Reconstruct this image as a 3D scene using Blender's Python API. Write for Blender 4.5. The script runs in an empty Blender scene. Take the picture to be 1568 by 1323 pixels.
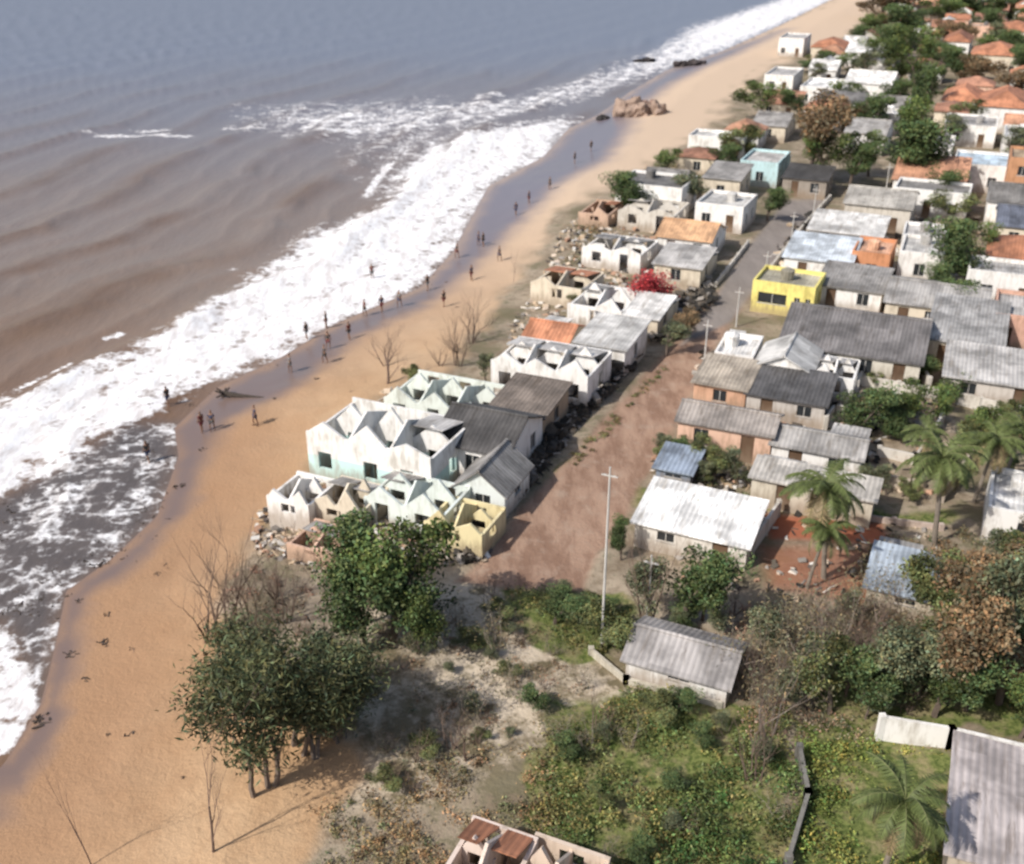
import bpy, math, random, numpy as np
from mathutils import Vector, Matrix
random.seed(7); rng=np.random.default_rng(7)
# ---------------------------------------------------------------- survey
F=1597.;CX=784.;CY=661.5;PT=math.atan(811.5/1597.);TZ=1.5;CZ=TZ+33.9
SP,CP=math.sin(PT),math.cos(PT)
ANG=math.radians(24);AX=(math.cos(ANG),-math.sin(ANG));BX=(math.sin(ANG),math.cos(ANG))
def g(u,v,z=TZ):
    dx=(u-CX)/F;dn=(v-CY)/F
    t=(CZ-z)/(SP+dn*CP)
    return (dx*t,(CP-dn*SP)*t)
def G(l,z=TZ): return [g(u,v,z) for u,v in l]
def hgt(u,v,vt,z=TZ):
    x,y=g(u,v,z);dn=(vt-CY)/F;t=y/(CP-dn*SP)
    return CZ-t*(SP+dn*CP)-z
def scl(v): return 38./(v+150.)
def sd_poly(px,py,poly):
    d=np.full(px.shape,1e18);ins=np.zeros(px.shape,bool);n=len(poly)
    for i in range(n):
        x0,y0=poly[i];x1,y1=poly[(i+1)%n];ex,ey=x1-x0,y1-y0;L=ex*ex+ey*ey+1e-12
        t=np.clip(((px-x0)*ex+(py-y0)*ey)/L,0,1)
        d=np.minimum(d,(px-x0-t*ex)**2+(py-y0-t*ey)**2)
        if y0!=y1:
            c=((y0>py)!=(y1>py))&(px<(x1-x0)*(py-y0)/(y1-y0)+x0);ins^=c
    d=np.sqrt(d);return np.where(ins,d,-d)
T_=rng.random((256,256))
def vn(x,y):
    xi=np.floor(x).astype(int);yi=np.floor(y).astype(int);fx=x-xi;fy=y-yi
    fx=fx*fx*(3-2*fx);fy=fy*fy*(3-2*fy);a=xi&255;b=yi&255;a1=(a+1)&255;b1=(b+1)&255
    return (T_[a,b]*(1-fx)+T_[a1,b]*fx)*(1-fy)+(T_[a,b1]*(1-fx)+T_[a1,b1]*fx)*fy
def fbm(x,y,o=4):
    s=0;a=.5;
    for i in range(o): s=s+a*vn(x*2**i+17*i,y*2**i+31*i);a*=.5
    return s/(1-.5**o)
def sst(a,b,x):
    t=np.clip((x-a)/(b-a),0,1);return t*t*(3-2*t)
WLp=[(-200,1420),(0,1168),(55,1078),(75,1000),(95,905),(165,855),(235,790),(268,700),(262,655),(330,592),(430,545),(510,495),(640,440),(690,385),(725,322),(745,285),(830,240),(868,197),(915,175),(960,142),(1020,107),(1100,80),(1190,40),(1270,0),(1330,-28)]
WL=G(WLp,0.)
SEA=[(WL[0][0]-BX[0]*400-200,WL[0][1]-BX[1]*400)]+WL+[(WL[-1][0]+BX[0]*9000,WL[-1][1]+BX[1]*9000),(-30000,WL[-1][1]+9000),(-30000,-1000)]
def hfun(x,y):
    x=np.asarray(x,float);y=np.asarray(y,float)
    dl=-sd_poly(x,y,SEA)
    t=np.clip(dl/13,0,1)
    h=np.where(dl>0,1.5*t**1.15,-np.minimum(.07*np.abs(dl),4))
    return h,dl
def gz(u,v):
    z=.8
    for _ in range(5):
        x,y=g(u,v,z);z=float(hfun(np.array([x]),np.array([y]))[0][0]);z=max(z,0)
    return x,y,z
# ---------------------------------------------------------------- nodes
def newmat(name):
    m=bpy.data.materials.new(name);m.use_nodes=True;nt=m.node_tree
    return m,nt,nt.nodes['Principled BSDF']
def N(nt,t): return nt.nodes.new('ShaderNode'+t)
def L(nt,a,b): nt.links.new(a,b)
def c4(c): return (c[0],c[1],c[2],1)
def mixc(nt,f,a,b,mode='MIX'):
    n=nt.nodes.new('ShaderNodeMixRGB');n.blend_type=mode
    for s,v in ((0,f),(1,a),(2,b)):
        if hasattr(v,'is_output') : L(nt,v,n.inputs[s])
        elif s==0: n.inputs[0].default_value=v
        else: n.inputs[s].default_value=c4(v)
    return n.outputs[0]
def mth(nt,op,a,b=0.,c=None,clamp=False):
    n=nt.nodes.new('ShaderNodeMath');n.operation=op;n.use_clamp=clamp
    for i,v in enumerate((a,b,c)):
        if v is None: continue
        if hasattr(v,'is_output'): L(nt,v,n.inputs[i])
        else: n.inputs[i].default_value=v
    return n.outputs[0]
def noise(nt,vec,s,det=4,ro=.6):
    n=N(nt,'TexNoise');n.inputs['Scale'].default_value=s;n.inputs['Detail'].default_value=det;n.inputs['Roughness'].default_value=ro
    L(nt,vec,n.inputs['Vector']);return n.outputs['Fac']
def step(nt,x,a,b):
    n=nt.nodes.new('ShaderNodeMapRange');n.interpolation_type='SMOOTHSTEP';n.inputs[1].default_value=a;n.inputs[2].default_value=b
    L(nt,x,n.inputs[0]);return n.outputs[0]
def attr(nt,name,out='Fac'):
    n=nt.nodes.new('ShaderNodeAttribute');n.attribute_name=name;return n.outputs[out]
_mc={}
def paint(col,kind='plaster',low=None,axis=0):
    key=(tuple(col),kind,low,axis)
    if key in _mc: return _mc[key]
    m,nt,b=newmat(kind);tc=N(nt,'TexCoord');oi=N(nt,'ObjectInfo')
    add=nt.nodes.new('ShaderNodeVectorMath');add.operation='ADD';L(nt,tc.outputs['Object'],add.inputs[0])
    cmb=N(nt,'CombineXYZ');r=mth(nt,'MULTIPLY',oi.outputs['Random'],60.);L(nt,r,cmb.inputs[0]);L(nt,r,cmb.inputs[1]);L(nt,cmb.outputs[0],add.inputs[1])
    v=add.outputs[0]
    mp=N(nt,'Mapping');mp.inputs['Scale'].default_value=(1,1,.22) if kind=='plaster' else ((2.,.35,1) if axis==0 else (.35,2.,1));L(nt,v,mp.inputs[0])
    n1=noise(nt,v,.5,3,.65);n2=noise(nt,mp.outputs[0],3. if kind=='plaster' else 1.2,3,.7)
    C=col
    sx=N(nt,'SeparateXYZ');L(nt,tc.outputs['Object'],sx.inputs[0])
    if low is not None: C=mixc(nt,step(nt,sx.outputs[2],1.68,1.72),low,col)
    if kind=='plaster':
        d=[x*.45 for x in col];d=(d[0]*1.06,d[1]*.98,d[2]*.86)
        f=step(nt,mth(nt,'ADD',mth(nt,'MULTIPLY',n1,.5),mth(nt,'MULTIPLY',n2,.5)),.45,.68)
        C=mixc(nt,mth(nt,'MULTIPLY',f,.75),C,d)
        gr=mth(nt,'MULTIPLY',step(nt,mth(nt,'ADD',sx.outputs[2],mth(nt,'MULTIPLY',n2,-1.6)),.6,-.6),.65)
        C=mixc(nt,gr,C,(.26,.19,.13))
        b.inputs['Roughness'].default_value=.85
    else:
        d=[x*.58 for x in col];l=[min(1,x*1.2) for x in col]
        C=mixc(nt,step(nt,n1,.35,.7),l,d)
        C=mixc(nt,mth(nt,'MULTIPLY',step(nt,n2,.5,.72),.7),C,(col[0]*.45,col[1]*.41,col[2]*.36))
        w=mth(nt,'SINE',mth(nt,'MULTIPLY',sx.outputs[axis],2*math.pi/(.34 if kind=='tile' else .3)))
        idx=mth(nt,'FLOOR',mth(nt,'MULTIPLY',sx.outputs[axis],1/1.1));idy=mth(nt,'FLOOR',mth(nt,'MULTIPLY',sx.outputs[1-axis],1/1.7))
        wn=N(nt,'TexWhiteNoise');cb=N(nt,'CombineXYZ');L(nt,mth(nt,'ADD',idx,r),cb.inputs[0]);L(nt,idy,cb.inputs[1]);wn.noise_dimensions='3D';L(nt,cb.outputs[0],wn.inputs['Vector'])
        sh=mth(nt,'MULTIPLY_ADD',wn.outputs['Value'],.4,.78) if kind!='tile' else mth(nt,'MULTIPLY_ADD',wn.outputs['Value'],.2,.9)
        sh=mth(nt,'MULTIPLY',sh,mth(nt,'MULTIPLY_ADD',oi.outputs['Random'],.5,.75))
        cc=N(nt,'CombineXYZ');[L(nt,sh,cc.inputs[i]) for i in range(3)];C=mixc(nt,1.,C,cc.outputs[0],'MULTIPLY')
        C=mixc(nt,mth(nt,'MULTIPLY',step(nt,w,.2,-1.),.22),C,(col[0]*.3,col[1]*.3,col[2]*.3))
        b.inputs['Roughness'].default_value=.75
        bp=N(nt,'Bump');bp.inputs['Strength'].default_value=.35;bp.inputs['Distance'].default_value=.04
        L(nt,w,bp.inputs['Height']);L(nt,bp.outputs[0],b.inputs['Normal'])
    L(nt,C,b.inputs['Base Color'])
    _mc[key]=m;return m
def attrmat(name,rough=.7,var=.3,ns=2.,k=1.):
    m,nt,b=newmat(name);tc=N(nt,'TexCoord');C=attr(nt,'Col','Color')
    n=noise(nt,tc.outputs['Object'],ns,2);C=mixc(nt,1.,C,mixc(nt,n,((1-var)*k,)*3,((1+var)*k,)*3),'MULTIPLY')
    L(nt,C,b.inputs['Base Color']);b.inputs['Roughness'].default_value=rough;b.inputs['Specular IOR Level'].default_value=.25
    return m
M_LEAF=attrmat('foliage',.6,.4,.8,1.25)
M_BARK=attrmat('bark',.9,.4,3.)
M_RUB=attrmat('rubble',.9,.35,2.)
M_ROCK=attrmat('rock',.9,.5,.6)
def glassmat():
    m,nt,b=newmat('window_glass');tc=N(nt,'TexCoord');n=noise(nt,tc.outputs['Object'],1.3,2)
    L(nt,mixc(nt,n,(.012,.014,.016),(.05,.055,.06)),b.inputs['Base Color']);b.inputs['Roughness'].default_value=.15;return m
M_GLASS=glassmat();M_DOOR=paint((.12,.07,.04));M_FRAME=paint((.55,.53,.5))
# ---------------------------------------------------------------- mesh builder
class MB:
    def __init__(s): s.v=[];s.f=[];s.m=[];s.c=[]
    def add(s,vs,fs,m=0,c=(1,1,1)):
        o=len(s.v);s.v+=[tuple(p) for p in vs];s.f+=[tuple(i+o for i in f) for f in fs];s.m+=[m]*len(fs);s.c+=[c]*len(vs)
    def box(s,x0,y0,z0,x1,y1,z1,m=0,c=(1,1,1)):
        s.add([(x0,y0,z0),(x1,y0,z0),(x1,y1,z0),(x0,y1,z0),(x0,y0,z1),(x1,y0,z1),(x1,y1,z1),(x0,y1,z1)],
          [(0,3,2,1),(4,5,6,7),(0,1,5,4),(1,2,6,5),(2,3,7,6),(3,0,4,7)],m,c)
    def hexa(s,top,th,m=0):
        bt=[(x,y,z-th) for x,y,z in top];n=len(top)
        s.add(list(top)+bt,[tuple(range(n)),tuple(range(2*n-1,n-1,-1))]+[(i,i+n,(i+1)%n+n,(i+1)%n) for i in range(n)],m)
    def prism(s,tri,off,m=0):
        b=[tuple(p[i]+off[i] for i in range(3)) for p in tri];n=len(tri)
        s.add(list(tri)+b,[tuple(range(n)),tuple(range(2*n-1,n-1,-1))]+[(i,i+n,(i+1)%n+n,(i+1)%n) for i in range(n)],m)
    def tube(s,p0,p1,r0,r1,n=5,m=0,c=(1,1,1)):
        p0=Vector(p0);p1=Vector(p1);d=(p1-p0)
        if d.length<1e-6: return
        d.normalize();a=d.orthogonal().normalized();b=d.cross(a);vs=[]
        for p,r in ((p0,r0),(p1,r1)):
            for i in range(n):
                t=2*math.pi*i/n;vs.append(p+a*(r*math.cos(t))+b*(r*math.sin(t)))
        s.add(vs,[(i,(i+1)%n,(i+1)%n+n,i+n) for i in range(n)]+[tuple(range(n-1,-1,-1)),tuple(range(n,2*n))],m,c)
    def wallx(s,x0,x1,y0,y1,z0,z1,ops=(),m=0,sw=False):
        xs=sorted(set([x0,x1]+[min(max(o[i],x0),x1) for o in ops for i in (0,1)]))
        for a,b in zip(xs,xs[1:]):
            if b-a<1e-4: continue
            mid=(a+b)/2;oo=sorted([(o[2],o[3]) for o in ops if o[0]<mid<o[1]]);z=z0
            for p,q in oo:
                if p>z: s._wb(a,b,y0,y1,z,p,m,sw)
                z=q
            if z1>z: s._wb(a,b,y0,y1,z,z1,m,sw)
    def _wb(s,a,b,y0,y1,z0,z1,m,sw):
        if sw: s.box(y0,a,z0,y1,b,z1,m)
        else: s.box(a,y0,z0,b,y1,z1,m)
    def mesh(s,name,mats,smooth=False):
        me=bpy.data.meshes.new(name);me.from_pydata(s.v,[],s.f)
        for m in mats: me.materials.append(m)
        if len(mats)>1: me.polygons.foreach_set('material_index',s.m)
        ca=me.color_attributes.new('Col','FLOAT_COLOR','POINT')
        a=np.ones((len(s.v),4));a[:,:3]=np.array(s.c);ca.data.foreach_set('color',a.ravel())
        if smooth: me.polygons.foreach_set('use_smooth',[True]*len(s.f))
        me.update();return me
    def obj(s,name,mats,parent=None,loc=(0,0,0),rz=0,smooth=False):
        return put(name,s.mesh(name,mats,smooth),loc,rz,parent)
def put(name,me,loc=(0,0,0),rz=0,parent=None,sc=(1,1,1)):
    o=bpy.data.objects.new(name,me);bpy.context.collection.objects.link(o)
    if parent: o.parent=parent
    o.location=loc;o.rotation_euler=(0,0,rz);o.scale=sc;return o
# ---------------------------------------------------------------- ground & sea sheets
vs_=np.arange(1500,-62,-4.);dn=(vs_-CY)/F;Yr=(CP-dn*SP)*33.9/(SP+dn*CP)
Yr=np.concatenate([[-300,-60,0,15],Yr,[900,1300,2000,3500,6000,9000]])
tc=np.linspace(-.64,.64,480);tc=np.concatenate([[-40,-8,-2,-1.1,-.8,-.7],tc,[.7,.8,1.1,2,8,40]])
YY,TT=np.meshgrid(Yr,tc,indexing='ij');XX=TT*np.maximum(YY,25)
gx,gy=XX.ravel(),YY.ravel();R,C=YY.shape
hh,dl=hfun(gx,gy)
def grid_faces(mask=None):
    idx=np.arange(R*C).reshape(R,C);q=np.stack([idx[:-1,:-1],idx[:-1,1:],idx[1:,1:],idx[1:,:-1]],-1).reshape(-1,4)
    if mask is not None: q=q[mask[q].any(1)]
    return q
def sheet(name,x,y,z,q,attrs,mat):
    me=bpy.data.meshes.new(name);me.vertices.add(len(x));me.vertices.foreach_set('co',np.stack([x,y,z],-1).ravel())
    me.loops.add(q.size);me.loops.foreach_set('vertex_index',q.ravel());me.polygons.add(len(q))
    me.polygons.foreach_set('loop_start',np.arange(0,q.size,4));me.polygons.foreach_set('loop_total',np.full(len(q),4))
    me.update(calc_edges=True);me.validate();me.polygons.foreach_set('use_smooth',[True]*len(me.polygons))
    for k,a in attrs.items():
        at=me.attributes.new(k,'FLOAT','POINT');at.data.foreach_set('value',np.asarray(a,float))
    me.materials.append(mat);return put(name,me)
soft=np.clip(np.abs(gy),25,900)/60.   # metres of edge softness
def msk(px,w=.5,z=TZ,wob=0.):
    sd=sd_poly(gx,gy,G(px,z))
    if wob: sd=sd+wob*(fbm(gx/1.7+9,gy/1.7,4)-.5)*2
    return sst(-w*1.0,w*1.0,sd/soft**.8)
VEG=[(440,1420),(462,1323),(490,1250),(560,1190),(520,1100),(440,1040),(350,1000),(330,930),(345,870),(395,800),(440,735),(490,690),(560,625),(650,585),(700,545),(750,480),(800,420),(840,330),(900,300),(1000,250),(1090,195),(1160,115),(1240,75),(1330,45),(1345,0),(1400,-30)]
VEGw=G(VEG)
BEACH=[SEA[0]]+WL+[SEA[-3],(VEGw[-1][0]+BX[0]*9000,VEGw[-1][1]+BX[1]*9000)]+VEGw[::-1]+[(VEGw[0][0]-150,VEGw[0][1]-400)]
sdb=sd_poly(gx,gy,BEACH);a_sand=sst(-.9,.9,sdb/soft**.8+(fbm(gx/3,gy/3)-.5)*3.)
a_sand=np.where(dl<1,1,a_sand)
wetp=WLp[:8]+WLp[8:22]+[(1205,45),(1120,88),(1030,130),(975,170),(962,210),(930,255),(855,292),(805,340),(745,392),(650,470),(550,520),(460,595),(350,645),(310,700),(290,775),(215,858),(135,912),(115,1005),(95,1090),(35,1190),(-180,1445)]
a_wet=msk(wetp,1.3,.35,.8);a_wet=np.maximum(a_wet,sst(.9,.0,dl))
ROADD=[(700,890),(735,862),(795,780),(865,708),(928,640),(985,575),(1038,520),(1088,448),(1162,425),(1122,492),(1090,548),(1050,622),(995,722),(930,832),(892,905)]
ROADA=[(1095,455),(1145,380),(1204,306),(1266,303),(1208,370),(1168,425),(1120,492),(1040,530)]  # asphalt; near end also paints the shadows and dark growth on the road
a_dirt=msk(ROADD,.4,TZ,.4);a_asph_shade=msk(ROADA,.25)
a_verge=msk([(848,722),(895,680),(940,640),(1000,575),(1050,520),(1058,535),(1003,590),(938,655),(880,712)],.4,TZ,.5)
a_clay=np.maximum(msk([(1165,785),(1350,802),(1362,832),(1180,826)],.4),.6*msk([(1165,838),(1330,838),(1400,880),(1330,925),(1180,900)],.8))
lush=[[(1225,1110),(1340,1120),(1450,1160),(1450,1323),(1500,1420),(1200,1420)],[(860,1080),(1080,1060),(1200,1090),(1220,1420),(800,1420),(800,1240)],[(780,905),(960,905),(980,1000),(860,1010),(790,960)],[(950,742),(1200,768),(1450,790),(1440,802),(1200,782),(970,768)],[(1180,1000),(1568,1040),(1700,1120),(1300,1110)],[(1330,560),(1400,575),(1400,600),(1320,590)]]
a_grass=a_verge.copy()
for l_ in lush: a_grass=np.maximum(a_grass,msk(l_,1.8,TZ,1.))
a_grass*=.5+.75*fbm(gx/2,gy/2)
a_pale=msk([(560,900),(760,880),(880,1000),(1080,1030),(900,1130),(640,1230),(500,1240),(440,1050)],2.)
inl=sst(14,20,dl);hh2=hh+inl*(1-np.clip(a_dirt+a_asph_shade,0,1))*(fbm(gx/5,gy/5)-.5)*.5*sst(120,60,gy)
hh2=hh2-.04*a_dirt+(1-inl)*sst(1,6,dl)*(fbm(gx/2.2,gy/2.2)-.5)*.22
def ground_mat():
    m,nt,b=newmat('ground');tc=N(nt,'TexCoord');v=tc.outputs['Object']
    nA=noise(nt,v,.12,3,.6);nB=noise(nt,v,.7,5,.7);nC=noise(nt,v,4.,3,.7);nD=noise(nt,v,.35,6,.75)
    town=mixc(nt,step(nt,nB,.35,.65),(.2,.155,.105),(.42,.345,.26))
    town=mixc(nt,mth(nt,'MULTIPLY',step(nt,nD,.47,.58),.75),town,(.11,.10,.05))
    pale=mixc(nt,step(nt,nD,.42,.6),(.55,.46,.35),(.2,.16,.10));pale=mixc(nt,mth(nt,'MULTIPLY',step(nt,nB,.52,.65),.5),pale,(.11,.095,.05))
    town=mixc(nt,attr(nt,'pale'),town,pale)
    sand=mixc(nt,step(nt,nA,.3,.7),(.44,.275,.15),(.50,.34,.205));sand=mixc(nt,mth(nt,'MULTIPLY',step(nt,nB,.42,.7),.35),sand,(.36,.21,.11))
    sand=mixc(nt,mth(nt,'MULTIPLY',attr(nt,'damp'),.8),sand,(.32,.185,.105))
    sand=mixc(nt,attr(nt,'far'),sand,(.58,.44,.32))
    c=mixc(nt,attr(nt,'sand'),town,sand)
    gr=mixc(nt,step(nt,nC,.35,.65),(.06,.085,.02),(.17,.19,.06));gr=mixc(nt,mth(nt,'MULTIPLY',step(nt,nB,.46,.64),.7),gr,(.30,.24,.135))
    gf=step(nt,mth(nt,'ADD',attr(nt,'grass'),mth(nt,'MULTIPLY',nB,.6)),.55,.8);c=mixc(nt,gf,c,gr)
    c=mixc(nt,attr(nt,'clay'),c,mixc(nt,nB,(.25,.07,.035),(.40,.16,.09)))
    mp=N(nt,'Mapping');mp.inputs['Rotation'].default_value=(0,0,ANG);mp.inputs['Scale'].default_value=(1.,.3,1);L(nt,v,mp.inputs[0])
    nR=noise(nt,mp.outputs[0],.9,5,.7)
    rd=mixc(nt,step(nt,nR,.35,.65),(.24,.145,.10),(.37,.245,.175));rd=mixc(nt,mth(nt,'MULTIPLY',step(nt,nB,.5,.7),.5),rd,(.40,.31,.24))
    c=mixc(nt,attr(nt,'dirt'),c,rd)
    c=mixc(nt,attr(nt,'asph_shade'),c,mixc(nt,nR,(.14,.12,.11),(.33,.29,.26)))
    wet=attr(nt,'wet');wc=mixc(nt,attr(nt,'far'),(.19,.13,.105),(.2,.17,.19));c=mixc(nt,wet,c,wc)  # far wet sand: lavender sky reflection painted into the base colour
    L(nt,c,b.inputs['Base Color'])
    L(nt,mth(nt,'MULTIPLY_ADD',wet,-.62,.9),b.inputs['Roughness'])
    L(nt,mth(nt,'MULTIPLY_ADD',wet,.6,.2),b.inputs['Specular IOR Level'])
    bp=N(nt,'Bump');bp.inputs['Distance'].default_value=.12;L(nt,mth(nt,'MULTIPLY_ADD',wet,-.58,.6),bp.inputs['Strength'])
    L(nt,nC,bp.inputs['Height']);L(nt,bp.outputs[0],b.inputs['Normal']);return m
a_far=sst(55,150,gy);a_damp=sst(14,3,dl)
sheet('ground',gx,gy,hh2,grid_faces(),dict(sand=a_sand,wet=a_wet,dirt=a_dirt,asph_shade=a_asph_shade,grass=a_grass,clay=a_clay,pale=a_pale,far=a_far,damp=a_damp),ground_mat())
# sea
off=-dl
F1=[(-250,715),(0,622),(200,545),(390,430),(480,360),(590,320),(610,265),(650,230),(720,205),(870,180),(872,205),(832,247),(748,292),(728,328),(693,390),(642,445),(512,497),(432,545),(300,592),(200,650),(100,712),(0,765),(-250,870)]
F2=[(400,175),(650,170),(780,152),(900,118),(1000,80),(1060,44),(1150,14),(1240,-14),(1300,-34),(1340,-30),(1275,2),(1195,38),(1105,77),(1022,108),(900,152),(740,188),(600,205),(430,198)]
F3=[(-100,930),(0,955),(30,1000),(62,1078),(5,1172),(-150,1330)]
F4=[(380,165),(660,150),(760,190),(680,240),(560,270),(540,215),(400,205)]
SW=[(-250,870),(0,765),(100,712),(200,650),(275,650),(275,705),(240,795),(170,860),(100,910),(80,1000),(60,1085),(30,1000),(0,955),(-100,930)]
foam=msk(F1,2.2,0.,1.4);f1=foam.copy();foam=np.maximum(foam,.95*msk(F3,.8,0.))
s_=off+6*(fbm(gx/30,gy/30)-.5)*2+2*(fbm(gx/8,gy/8)-.5)
crest=lambda ph:(1-np.abs(np.sin(ph)))**1.6
band=.5+.5*np.sin(s_*2*math.pi/4.3+3*fbm(gx/6,gy/6));foam=foam*(.74+.34*band)
f2=msk(F2,1.6,0.,2.);foam=np.maximum(foam,f2*(.55+.5*sst(60,110,gx+40))*(.75+.3*band))
foam=np.maximum(foam,.45*msk(F4,5.,0.)*(.6+.5*band));sw=msk(SW,1.5,0.);foam=np.maximum(foam,msk(SW,1.,0.)*(.22+.28*fbm(gx/5,gy/5)))
for (u0,v0,u1,v1,w) in [(150,210,295,209,.8),(735,150,765,148,1.6),(660,166,730,160,1.),(160,519,185,513,.28),(490,200,600,204,.9),(350,412,385,410,.2),(300,540,380,470,.3),(130,205,420,196,.5),(560,300,600,250,.6),(20,600,110,560,.25)]:
    (xa,ya),(xb,yb)=g(u0,v0,0),g(u1,v1,0);ex,ey=xb-xa,yb-ya;Lq=ex*ex+ey*ey;t=np.clip(((gx-xa)*ex+(gy-ya)*ey)/Lq,0,1)
    d=np.hypot(gx-xa-t*ex,gy-ya-t*ey)+1.6*(fbm(gx/2,gy/2)-.5)*w;foam=np.maximum(foam,.75*sst(w*2.2,0,d))
wz=.55*crest(s_*math.pi/13.)*fbm(gx/18+5,gy/18)*1.6+.2*crest(s_*math.pi/5.3+1)+.1*(fbm(gx/1.5,gy/1.5)-.5)
wz*=sst(0,10,off)*(1-.5*sst(150,500,gy));wz+=.2*f1*fbm(gx/1.6,gy/1.6)*sst(0,4,off)+.015
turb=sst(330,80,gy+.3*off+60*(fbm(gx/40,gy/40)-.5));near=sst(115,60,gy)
streak=crest(s_*math.pi/13.)*sst(.3,.6,fbm(gx/14+3,gy/14))
def sea_mat():
    m,nt,b=newmat('sea_water');tc=N(nt,'TexCoord');v=tc.outputs['Object']
    mp=N(nt,'Mapping');mp.inputs['Rotation'].default_value=(0,0,ANG);mp.inputs['Scale'].default_value=(1,.3,1);L(nt,v,mp.inputs[0])
    nA=noise(nt,mp.outputs[0],.25,4,.65);nB=noise(nt,v,1.1,5,.7);nC=noise(nt,v,.35,5,.65);nD=noise(nt,mp.outputs[0],1.4,4,.7)
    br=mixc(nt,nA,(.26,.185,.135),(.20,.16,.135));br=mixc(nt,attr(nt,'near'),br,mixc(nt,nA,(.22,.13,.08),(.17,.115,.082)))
    c=mixc(nt,attr(nt,'turb'),mixc(nt,nA,(.165,.18,.235),(.2,.21,.255)),br)  # offshore base colour lightened to stand in for distance haze
    c=mixc(nt,mth(nt,'MULTIPLY',attr(nt,'crest'),mth(nt,'MULTIPLY',attr(nt,'turb'),.8)),c,(.13,.07,.035))
    c=mixc(nt,attr(nt,'swash'),c,mixc(nt,nC,(.07,.062,.062),(.17,.14,.125)))
    vo=N(nt,'TexVoronoi');vo.feature='DISTANCE_TO_EDGE';vo.inputs['Scale'].default_value=1.1
    vm=nt.nodes.new('ShaderNodeVectorMath');vm.operation='ADD';nc=N(nt,'TexNoise');nc.inputs['Scale'].default_value=.8;nc.inputs['Detail'].default_value=3;L(nt,v,nc.inputs[0])
    L(nt,v,vm.inputs[0]);L(nt,nc.outputs['Color'],vm.inputs[1]);L(nt,vm.outputs[0],vo.inputs['Vector'])
    lace=step(nt,vo.outputs['Distance'],.25,.0)
    fo=attr(nt,'foam')
    x=mth(nt,'ADD',mth(nt,'MULTIPLY',fo,1.1),mth(nt,'ADD',mth(nt,'MULTIPLY',mth(nt,'ADD',nB,mth(nt,'ADD',nC,-1.)),1.9),mth(nt,'MULTIPLY',lace,.2)))
    ff=mth(nt,'MULTIPLY',step(nt,x,.36,.95),step(nt,fo,.02,.2))
    c=mixc(nt,ff,c,mixc(nt,step(nt,nD,.3,.6),(.62,.58,.56),(.84,.83,.83)));L(nt,c,b.inputs['Base Color'])
    L(nt,mth(nt,'MULTIPLY_ADD',ff,.5,.35),b.inputs['Roughness']);b.inputs['IOR'].default_value=1.33
    bp=N(nt,'Bump');bp.inputs['Distance'].default_value=.2;bp.inputs['Strength'].default_value=.4
    L(nt,nD,bp.inputs['Height']);L(nt,bp.outputs[0],b.inputs['Normal']);return m
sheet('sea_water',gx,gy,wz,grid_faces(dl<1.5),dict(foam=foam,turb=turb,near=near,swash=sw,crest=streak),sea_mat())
# ---------------------------------------------------------------- houses
PL=[]
W=(.79,.77,.74);CREAM=(.66,.58,.46);PEACH=(.7,.46,.34);GREY=(.28,.265,.25);DK=(.08,.075,.073);LG=(.42,.40,.38);TER=(.46,.2,.11);TAN=(.4,.3,.21);MINT=(.55,.76,.72);WR=(.66,.64,.61)
def width_to(x,y,u1,z=TZ):
    t=(u1-CX)/F
    return (t*(y*CP+(CZ-z)*SP)-x)/(AX[0]-t*AX[1]*CP)
def openings(n,w,door=True,h=3.,ww=1.,two=False):
    ops=[];k=random.randrange(n) if (door and n>1) else -1
    for i in range(n):
        c=w*(i+.5)/n+random.uniform(-.25,.25)
        if i==k: ops.append((c-.45,c+.45,0.02,min(2.05,h-.2),1))
        else: ops.append((c-ww/2,c+ww/2,.8,min(2.0,h-.3),0))
        if two: ops.append((c-ww/2,c+ww/2,3.7,4.8,0))
    return ops
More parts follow.
